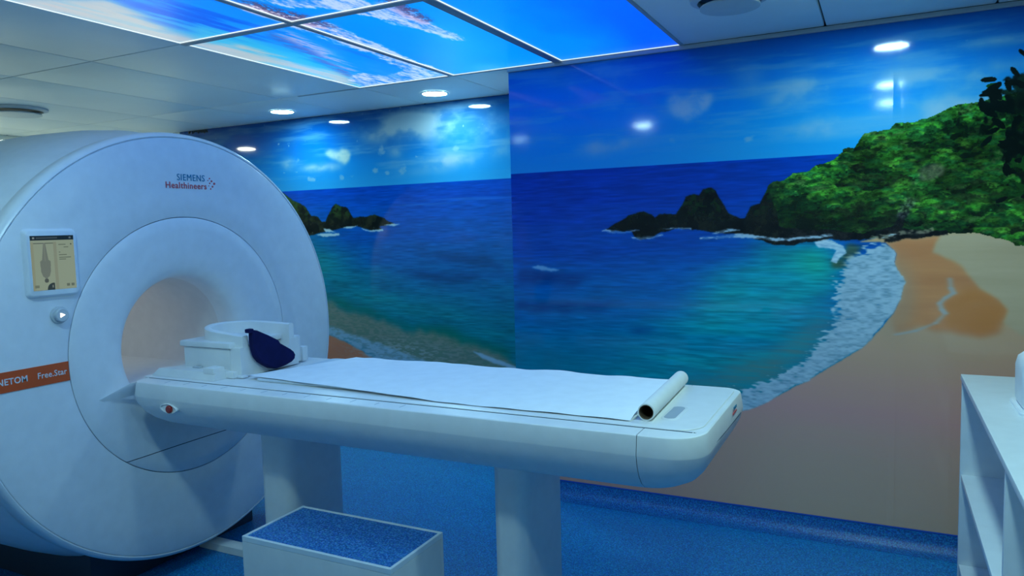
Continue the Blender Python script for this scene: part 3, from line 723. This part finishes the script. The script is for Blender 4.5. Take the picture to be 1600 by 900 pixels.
bmesh.ops.bisect_plane(low, geom=low.verts[:] + low.edges[:] + low.faces[:], plane_co=(0, 0, zs - .0017), plane_no=(0, 0, 1), clear_outer=True)
obj('bore_funnel', fun, WHITE, sc)
obj('lower_access_panel', low, WHITE, sc)
obj('panel_joint', box(GXF - .02, GXF - .012, GYC - .36, GYC + .36, zs - .006, zs + .006), GROOVE, sc)
obj('bore_tube', cir([(GXF - .16, RB), (GXF - 1.5, RB), (GXF - 1.5, .42)]), LINER, sc)
obj('bore_lamp', box(GXF - 1.15, GXF - .45, GYC - .03, GYC + .03, GZC + RB - .012, GZC + RB - .005, .002, 1), emit('bore_light', (.66, .74, .84), 2.6), sc)
obj('bore_rail', box(GXF - 1.48, GXF - .02, GYC - .262, GYC + .262, .862, .884, .006), WHITE2, sc)
obj('plinth', box(GXF - 1.4, GXF - .16, GYC - .45, GYC + .45, 0, .20, .01), PLINTH, sc)
# the dock under the table head
dk = bmesh.new()
A, B, C_, D_ = (GXF - .005, .478, .864), (-2.785, .348, .918), (-2.785, .345, .902), (GXF - .005, .455, .856)
vv = [dk.verts.new((x, GYC + s * y, z)) for s in (-1, 1) for x, y, z in (A, B, C_, D_)]
for f in ((0, 1, 5, 4), (1, 2, 6, 5), (2, 3, 7, 6), (0, 3, 2, 1), (4, 5, 6, 7), (3, 0, 4, 7)): dk.faces.new([vv[k] for k in f])
bmesh.ops.recalc_face_normals(dk, faces=dk.faces[:])
dock = dk
obj('table_dock', dock, WHITE, sc)
# orange band
ob = bmesh.new()
pts = []
z0, z1 = .9765, 1.051
yr = lambda z, r: GYC - math.sqrt(r * r - (z - GZC) ** 2)
zz = [z0 + (z1 - z0) * k / 6 for k in range(7)]
pts = [(GXF + .0035, yr(z, .922), z) for z in zz] + [(GXF + .0035, yr(z, RM + .005), z) for z in reversed(zz)]
bnd = obj('model_band', extrude_poly(pts, (.003, 0, 0)), ORANGE, sc)
FX, FY = (0, 1, 0), (0, 0, 1)
text('lettering', 'MAGNETOM', .0325, TEXTW, bnd, (GXF + .0066, -2.147, 1.004), FX, FY, extra=.0006, align='RIGHT', squeeze=.92)
text('lettering', 'Free.Star', .0325, TEXTW, bnd, (GXF + .0066, -2.001, 1.004), FX, FY, extra=.0003, align='RIGHT', squeeze=.88)
# brand lettering
text('lettering', 'SIEMENS', .0415, TEXTB, sc, (GXF + .0055, -1.2895, 1.7712), FX, FY, extra=.0, align='RIGHT', squeeze=.90, space=1.12)
text('lettering', 'Healthineers', .0400, TEXTR, sc, (GXF + .0055, -1.281, 1.7355), FX, FY, extra=.0003, align='RIGHT', squeeze=.98, space=1.1)
lg = bmesh.new()
for y, z, r in ((-1.236, 1.763, .0056), (-1.251, 1.774, .0045), (-1.247, 1.749, .0045), (-1.262, 1.786, .0034), (-1.262, 1.764, .0034), (-1.258, 1.738, .0034), (-1.272, 1.777, .0022), (-1.268, 1.752, .0022)):
    tube((GXF + .0035, y, z), (GXF + .0062, y, z), r, 12, lg)
obj('logo_dots', lg, TEXTR, sc)
# touchscreen
hs = loft([[(x, y, z) for y, z, _ in rrect(-2.125 - g, -1.933 + g, 1.311 - g, 1.558 + g, 0, (.018,) * 4, 6)] for x, g in ((GXF + .002, .006), (GXF + .010, .004), (GXF + .019, 0), (GXF + .0225, -.004))])
hsg = obj('touchscreen', hs, WHITE, sc)
def paint_screen():
    W_, H_ = 164, 204
    c = np.ones((H_, W_, 3), np.float32) * rgb(182, 200, 172)
    yy, xx = np.mgrid[0:H_, 0:W_]
    yy = H_ - 1 - yy
    def rect(x0, x1, y0, y1, col, a=1.0):
        m = ((xx >= x0) & (xx < x1) & (yy >= y0) & (yy < y1)).astype(np.float32)[..., None] * a
        c[:] = c * (1 - m) + np.array(col, np.float32) / 255 * m
    rect(0, 164, 0, 17, (14, 30, 40))
    for x in range(22, 100, 5): rect(x, x + 4, 6, 11, (150, 165, 165), .6)
    rect(8, 16, 5, 12, (160, 175, 175)); rect(146, 154, 5, 12, (120, 140, 150))
    rect(84, 96, 24, 204, (168, 176, 150), .8); rect(0, 10, 24, 204, (176, 182, 150), .8)
    rect(10, 84, 27, 30, (110, 120, 105))
    body_ = [(27, 46, 54), (60, 42, 58), (90, 38, 62), (96, 30, 70), (135, 32, 68), (152, 38, 62), (156, 44, 56), (162, 47, 53)]
    for (ya, la, ra), (yb, lb, rb) in zip(body_, body_[1:]):
        for y in range(ya, yb):
            t = (y - ya) / (yb - ya); rect(la + (lb - la) * t, ra + (rb - ra) * t, y, y + 1, (140, 152, 138))
    rect(49, 51, 30, 95, (165, 175, 155))
    m = ((xx - 50) ** 2 + (yy - 168) ** 2 < 64); c[m] = rgb(95, 104, 96)
    m = ((xx - 74) ** 2 + (yy - 200) ** 2 < 500) & (xx < 80); c[m] = rgb(52, 66, 66)
    rect(70, 75, 186, 196, (150, 160, 150))
    for x0, x1, y in ((104, 132, 33), (124, 142, 43), (104, 110, 62), (104, 134, 72), (104, 150, 82), (104, 130, 89)): rect(x0, x1, y, y + 3, (104, 116, 98), .8)
    m = ((xx - 152) ** 2 + (yy - 33) ** 2 < 9); c[m] = rgb(90, 100, 90)
    for x in (126, 144): rect(x, x + 12, 184, 194, (110, 122, 104), .8)
    rect(6, 22, 184, 194, (120, 130, 110), .7)
    return c[::1]
SCR = print_mat('screen_picture', paint_screen(), rough=.15, axes='yz', x0=-2.110, x1=-1.947, v0=1.334, v1=1.5375, emission=.33)
obj('display', box(GXF + .0215, GXF + .0235, -2.110, -1.947, 1.334, 1.5375), SCR, hsg)
# round table-control knob
kn = thing('control_knob', (GXF, -2.013, 1.234)); kn.parent = sc; kn.location = Vector((GXF, -2.013, 1.234)) - ORG[sc.name]
obj('knob_base', revolve_x([(GXF + .002, .034), (GXF + .010, .033), (GXF + .012, .029), (GXF + .013, .001)], -2.013, 1.234, 40), GREYP, kn)
obj('knob_cap', revolve_x([(GXF + .011, .0265), (GXF + .026, .026), (GXF + .029, .023), (GXF + .029, .001)], -2.013, 1.234, 40), GREYP, kn)
obj('start_symbol', extrude_poly([(GXF + .0285, -2.022, 1.226), (GXF + .0285, -2.022, 1.243), (GXF + .0285, -2.004, 1.2345)], (.0015, 0, 0)), emit('symbol_light', (1, 1, 1), 3.0), kn)

# ------------------------------------------------------------------ patient table
YA, YB, ZT = -1.774, -1.060, .93
XL, XE = -2.775, -.428
tb = thing('patient_table', (-1.6, GYC, 0), 'long white patient table on two pillars docked to the scanner', 'table')
rings = []
for z, g in ((.725, .19), (.727, .165), (.735, .125), (.752, .083), (.775, .05), (.805, .024), (.84, .007), (.868, .0005), (.872, .0), (.922, .006), (.9275, .008), (ZT, .012)):
    rings.append(rrect(XL + g * .55, XE - g, YA + g, YB - g, z, (.05 + g * .6, .11, .055 + g * .4, .05 + g * .6), 10))
hull = loft(rings)
cap = hull.copy()
XS = -.613
bmesh.ops.bisect_plane(hull, geom=hull.verts[:] + hull.edges[:] + hull.faces[:], plane_co=(XS - .0008, 0, 0), plane_no=(1, 0, 0), clear_outer=True)
bmesh.ops.bisect_plane(cap, geom=cap.verts[:] + cap.edges[:] + cap.faces[:], plane_co=(XS + .0008, 0, 0), plane_no=(1, 0, 0), clear_inner=True)
obj('table_body', hull, WHITE2, tb, sharp=25)
obj('end_cap', cap, WHITE2, tb, sharp=25)
# sliding tabletop with its nose bent down over the end
ny0, ny1 = -1.688, -1.105
obj('tabletop', loft([rrect(-2.80, XE - .026 + g, ny0 - g, ny1 + g, z, (.02, .085, .03, .02), 8) for z, g in ((.9285, -.002), (.9315, 0), (.9335, -.0015), (.934, -.004))]), WHITE2, tb)
obj('tabletop_joint', box(XL + .02, XE - .045, ny0 - .003, ny0 + .001, .9285, .9312), GROOVE, tb)
def polytube(pts, r, n=8):
    bm_ = bmesh.new()
    for p, q in zip(pts, pts[1:]): tube(p, q, r, n, bm_)
    return bm_
js = [(-.470, ny0 - .001, .9305), (-.452, -1.684, .925), (-.4425, -1.672, .905), (-.4355, -1.660, .887), (-.4325, -1.64, .880), (-.4305, -1.60, .876), (-.429, -1.50, .873), (-.429, -1.20, .864), (-.431, -1.14, .861)]
obj('end_seam', polytube(js, .0018), GROOVE, tb)
text('lettering', 'SIEMENS', .0135, TEXTB, tb, (XE - .0005, -1.24, .905), FX, FY, align='RIGHT')
text('lettering', 'Healthineers', .0135, TEXTR, tb, (XE + .0005, -1.24, .892), FX, FY, align='RIGHT')
# pull handle let into the top near the end
hd = loft([rrect(-.597 + a, -.540 - a, -1.592 + a, -1.42 - a, z, (.026 - a,) * 4, 8) for z, a in ((.933, 0), (.935, .001), (.936, .003))])
hg = obj('pull_handle', hd, WHITE2, tb)
obj('handle_slot', loft([rrect(-.588, -.552, -1.582, -1.43, z, (.017,) * 4, 8) for z in (.9361, .9368)]), mat('slot_grey', (.38, .42, .46), .5), hg)
# pillars
def pillar(xl, xr):
    ring = lambda z, g: rrect(xl - g, xr + g, -1.585 - g, -1.245 + g, z, (.045, .045, .045, .045), 8)
    return loft([ring(0, 0), ring(.73, 0), ring(.745, .004)])
obj('pillar', pillar(-2.27, -2.10), WHITE2, tb)
obj('pillar', pillar(-1.19, -1.06), WHITE2, tb)
# emergency stop in an almond recess
es = loft([[(-2.542 + a * s, YA + d, .836 - a * s * .06 + b * s) for a, b in [(.05 * math.cos(t), .021 * math.sin(t) * (1 - .25 * abs(math.cos(t)))) for t in [2 * math.pi * k / 28 for k in range(28)]]] for s, d in ((1.0, .012), (1.0, .000), (.94, -.003), (.84, -.002), (.80, .002))])
ez = obj('stop_bezel', es, WHITE2, tb)
sb = loft([[(-2.535 + r * math.cos(2 * math.pi * k / 24), YA + d, .835 + r * math.sin(2 * math.pi * k / 24)) for k in range(24)] for r, d in ((.0155, .004), (.0155, -.006), (.013, -.009), (.006, -.010))])
obj('stop_button', sb, RED, ez)
# ruler ticks along the near edge
INK = mat('ruler_ink', (.35, .42, .50), .6)
for k in range(12):
    x = -2.60 + k * .105
    obj('ruler_mark', box(x, x + .0022, -1.738, -1.712 + .008 * (k % 2), .9300, .9306), INK, tb)

# ------------------------------------------------------------------ mattress, paper, roll
mt = tag(obj('mattress', loft([rrect(-2.25 + g, -.672 - g, -1.60 + g, -1.115 - g, z, (.03,) * 4, 6) for z, g in ((.9345, .004), (.937, .001), (.942, 0), (.945, .003), (.946, .008))]), mat('mattress_cover', (.62, .68, .72), .6)), 'thin white mattress lying under the paper on the patient table', 'mattress')
def sheet():
    b = bmesh.new(); r = random.Random(4)
    nx, ny = 110, 26
    ph = [(r.uniform(3, 20), r.uniform(-9, 9), r.uniform(0, 6.3), r.uniform(.0001, .00045)) for _ in range(9)]
    V = {}
    for i in range(nx + 1):
        for j in range(ny + 1):
            u, v = i / nx, j / ny
            ya_ = -1.585 - .066 * min(1, u * 1.7) + .0012 * math.sin(u * 23)
            yb_ = -1.088 - .012 * u
            x = -2.300 + 1.632 * u + (.16 * (1 - u) ** 6) * v
            y = ya_ + (yb_ - ya_) * v
            z = .9505 + sum(a * math.sin(fx * x * 2 + fy * y + p) for fx, fy, p, a in ph)
            z += .0045 * math.exp(-(1 - v) * 22) * (max(0, math.sin(x * 11 + 1.5)) ** 2 + .5 * max(0, math.sin(x * 27)))
            z -= .0125 * max(0, 1 - v / .10) * min(1, u * 1.7) ** 2
            V[i, j] = b.verts.new((x, y, z))
    for i in range(nx):
        for j in range(ny): b.faces.new((V[i, j], V[i+1, j], V[i+1, j+1], V[i, j+1]))
    bmesh.ops.solidify(b, geom=b.faces[:], thickness=.0008)
    bmesh.ops.recalc_face_normals(b, faces=b.faces[:])
    return b
tag(obj('exam_paper', sheet(), PAPER, sharp=60), 'sheet of white exam paper laid along the patient table', 'paper')
rl = thing('paper_roll', (-.637, -1.37, .934), 'white paper roll with a hollow brown core lying across the table end', 'paper roll')
p0, p1 = Vector((-.626, -1.627, .9605)), Vector((-.648, -1.105, .9605))
dd = (p1 - p0).normalized()
aa = dd.orthogonal().normalized(); cc = dd.cross(aa)
def ringp(p, r, n=32): return [p + aa * r * math.cos(2*math.pi*k/n) + cc * r * math.sin(2*math.pi*k/n) for k in range(n)]
obj('paper_layer', loft([ringp(p0, .0225), ringp(p0, .0262), ringp(p1, .0262), ringp(p1, .0225)], caps=False), TUBEW, rl)
obj('cardboard_core', loft([ringp(p0 + dd * .002, .0226), ringp(p0, .0205), ringp(p1, .0205), ringp(p1 - dd * .002, .0226)], caps=False), CORE, rl)

# ------------------------------------------------------------------ head coil with its navy cushion
hc = thing('head_coil', (-2.5, GYC, .935), 'white head coil cradle with a raised curved rim on the table by the bore', 'coil')
obj('base_plate', box(-2.73, -2.36, -1.60, -1.22, .9345, .962, .006), WHITE2, hc)
wd = loft([[(x, y, z) for x, y in ((-2.775 + d, -1.662 + d * .3), (-2.405, -1.662 + d * .3), (-2.405, -1.50), (-2.70 + d, -1.50))] for z, d in ((.9345, 0), (.966, .035))])
obj('side_wedge', wd, WHITE2, hc)
obj('wedge_latch', box(-2.60, -2.56, -1.60, -1.58, .966, .972, .002), GREYP, hc)
obj('plug_block', box(-2.47, -2.41, -1.657, -1.60, .960, .985, .004), WHITE2, hc)
obj('coil_block', box(-2.672, -2.40, -1.578, -1.242, .962, 1.052, .006), WHITE2, hc)
obj('block_lid', box(-2.685, -2.388, -1.588, -1.232, 1.054, 1.078, .006), WHITE2, hc)
def ucurve(z, half, back, front, n=20):
    """U in plan, open towards +x, returned from the near front to the far front"""
    pts = [(front, GYC - half)]
    cx = back + half * 1.05
    for k in range(n + 1):
        a = math.pi * 1.5 - math.pi * k / n
        pts.append((cx + half * 1.05 * math.cos(a), GYC + half * math.sin(a)))
    pts.append((front, GYC + half))
    return pts
def rim():
    b = bmesh.new()
    o, i_ = ucurve(0, .148, -2.66, -2.345), ucurve(0, .118, -2.63, -2.345)
    n = len(o); rows = []
    for k in range(n):
        f = (o[k][0] + 2.66) / .315
        zt = 1.132 - .026 * max(0, min(1, f))
        zt += .018 * (1 if k > n / 2 else 0) * max(0, min(1, f))
        rows.append([b.verts.new(c) for c in ((*o[k], .965), (*o[k], zt - .004), (o[k][0] * .8 + i_[k][0] * .2, o[k][1] * .8 + i_[k][1] * .2, zt), (o[k][0] * .2 + i_[k][0] * .8, o[k][1] * .2 + i_[k][1] * .8, zt), (*i_[k], zt - .004), (*i_[k], .965))])
    for r1, r2 in zip(rows, rows[1:]):
        for q in range(6): b.faces.new((r1[q], r1[(q + 1) % 6], r2[(q + 1) % 6], r2[q]))
    b.faces.new(rows[0]); b.faces.new(list(reversed(rows[-1])))
    bmesh.ops.recalc_face_normals(b, faces=b.faces[:])
    return b
obj('curved_rim', rim(), WHITE2, hc)
# front collar: concave U face the neck rests in
col_pts = [(-1.575, .938), (-1.575, 1.055), (-1.545, 1.058)]
for k in range(13):
    a = math.pi + math.pi * k / 12
    col_pts.append((GYC + .116 * math.cos(a), 1.055 + .098 * math.sin(a)))
col_pts += [(-1.275, 1.058), (-1.245, 1.055), (-1.245, .938)]
def collar():
    b = bmesh.new()
    n = 16
    rows = []
    for k in range(n + 1):
        a = math.pi + math.pi * k / n
        y, z = GYC + .116 * math.cos(a), 1.058 + .100 * math.sin(a)
        yo = GYC + .166 * math.cos(a) if 2 < k < n - 2 else GYC + (.166 if k > n / 2 else -.166)
        rows.append((y, z, yo))
    ring = lambda x, e: [(x, y, z + e) for y, z, _ in rows]
    vi = [[b.verts.new((x, y, z)) for y, z, _ in rows] for x in (-2.40, -2.342)]
    vo = [[b.verts.new((x, GYC - .166 + .332 * k / n, .938 if 0 < k < n else 1.058)) for k in range(n + 1)] for x in (-2.40, -2.342)]
    vc = [[b.verts.new((x, GYC + s * .166, .938)) for s in (-1, 1)] for x in (-2.40, -2.342)]
    for k in range(n):
        b.faces.new((vi[0][k], vi[0][k+1], vi[1][k+1], vi[1][k]))
        for s in (0, 1):
            if k == 0:
                b.faces.new((vi[s][0], vi[s][1], vo[s][1], vc[s][0], vo[s][0]))
            elif k == n - 1:
                b.faces.new((vi[s][k], vi[s][n], vo[s][n], vc[s][1], vo[s][k]))
            else:
                b.faces.new((vi[s][k], vi[s][k+1], vo[s][k+1], vo[s][k]))
    b.faces.new((vi[0][0], vi[1][0], vo[1][0], vo[0][0])); b.faces.new((vi[0][n], vi[1][n], vo[1][n], vo[0][n]))
    b.faces.new((vo[0][0], vo[1][0], vc[1][0], vc[0][0])); b.faces.new((vo[0][n], vo[1][n], vc[1][1], vc[0][1]))
    bmesh.ops.recalc_face_normals(b, faces=b.faces[:])
    return b
obj('front_collar', collar(), WHITE2, hc)
obj('side_step', box(-2.44, -2.365, -1.243, -1.20, .94, 1.06, .006, bm=box(-2.43, -2.355, -1.20, -1.165, .94, 1.005, .006)), WHITE2, hc)
obj('front_clip', box(-2.37, -2.325, -1.585, -1.555, .936, .946, .003), WHITE, hc)

PADP = [(-1.533,1.128),(-1.509,1.122),(-1.45,1.094),(-1.394,1.064),(-1.384,1.049),(-1.325,1.014),(-1.308,1.0),(-1.300,.985),(-1.306,.969),(-1.325,.958),(-1.36,.950),(-1.414,.944),(-1.45,.955),(-1.478,.971),(-1.505,.990),(-1.522,1.012),(-1.533,1.045),(-1.537,1.09)]
pad = thing('head_cushion', (-2.335, GYC, .94), 'navy blue head cushion leaning in the head coil', 'cushion')
obj('pad', extrude_poly([(-2.332 + (z - .94) * -.04, y, z) for y, z in PADP], (.032, 0, .004), .010, 3), NAVY, pad)
obj('pull_tab', box(-2.338, -2.312, -1.552, -1.525, 1.118, 1.135, .005), NAVY, pad)

# ------------------------------------------------------------------ step stool
zt = .45
sx0, sx1, sy0, sy1 = -2.032, -1.383, -1.905, -1.592
stl = thing('step_stool', ((sx0 + sx1) / 2, (sy0 + sy1) / 2, 0), 'white boxy step stool with a blue flecked tread in front of the table', 'stool')
th = .016
obj('side_panel', box(sx0, sx1, sy0, sy0 + th, 0, zt - .02, .002), STEPW, stl)
obj('side_panel', box(sx0, sx1, sy1 - th, sy1, 0, zt - .02, .002), STEPW, stl)
obj('end_panel', box(sx0, sx0 + th, sy0 + th, sy1 - th, 0, zt - .02, .002), STEPW, stl)
obj('end_panel', box(sx1 - th, sx1, sy0 + th, sy1 - th, 0, zt - .02, .002), STEPW, stl)
fb = bmesh.new()
e = .012
for bx in ((sx0, sx1, sy0, sy0 + e), (sx0, sx1, sy1 - e, sy1), (sx0, sx0 + e, sy0 + e, sy1 - e), (sx1 - e, sx1, sy0 + e, sy1 - e)): box(*bx, zt - .02, zt, .0015, 1, bm=fb)
obj('edge_frame', fb, mat('edge_frame', (.70, .77, .80), .4), stl)
obj('tread', box(sx0 + e, sx1 - e, sy0 + e, sy1 - e, zt - .02, zt - .003), TREAD, stl)

# floor cable cover
tag(obj('cable_cover', loft([[(x, y, z) for y, z in ((-1.315, .001), (-1.305, .028), (-1.298, .032), (-1.246, .032), (-1.238, .028), (-1.228, .001))] for x in (-2.975, -2.275)]), WHITE2), 'flat white cable cover on the floor from scanner to pillar', 'cable cover')

# ------------------------------------------------------------------ shelf unit on the right
cx0, cx1, cy1, ct = .300, .72, -.268, .878
cy0 = -2.85
sh = thing('shelf_unit', (.5, -1.5, 0), 'white open shelf unit standing near the right wall', 'shelf unit')
t_ = .022
obj('top_board', box(cx0 - .004, cx1, cy0, cy1, ct - t_, ct, .002), LAMIN, sh)
for y in (cy1 - t_, -1.462 - t_ / 2 - .01, cy0):
    obj('upright', box(cx0, cx1 - .01, y, y + t_, 0, ct - t_, .0015), LAMIN, sh)
for ya_, yb_ in ((-1.462 + t_ / 2 - .01, cy1 - t_), (cy0 + t_, -1.483)):
    obj('shelf_board', box(cx0 + .004, cx1 - .01, ya_, yb_, .443, .465, .0015), LAMIN, sh)
    obj('shelf_board', box(cx0 + .004, cx1 - .01, ya_, yb_, .06, .082, .0015), LAMIN, sh)
obj('back_board', box(cx1 - .01, cx1, cy0, cy1, 0, ct - t_), LAMIN, sh)
ds = thing('rounded_device', (.51, -.82, ct), 'rounded white device at the right edge of the frame on the shelf unit', 'device')
obj('device_foot', loft([rrect(.404 + g, .62 - g, -.96 + g, -.70 - g, z, (.03,) * 4, 6) for z, g in ((ct, 0), (ct + .008, 0), (ct + .012, .004))]), WHITE, ds)
obj('device_body', loft([rrect(.412 + g, .61 - g, -.94 + g, -.72 - g, z, (.05,) * 4, 8) for z, g in ((ct + .012, .008), (ct + .03, .001), (ct + .14, .0), (ct + .17, .006), (ct + .185, .02), (ct + .19, .04))]), WHITE, ds)
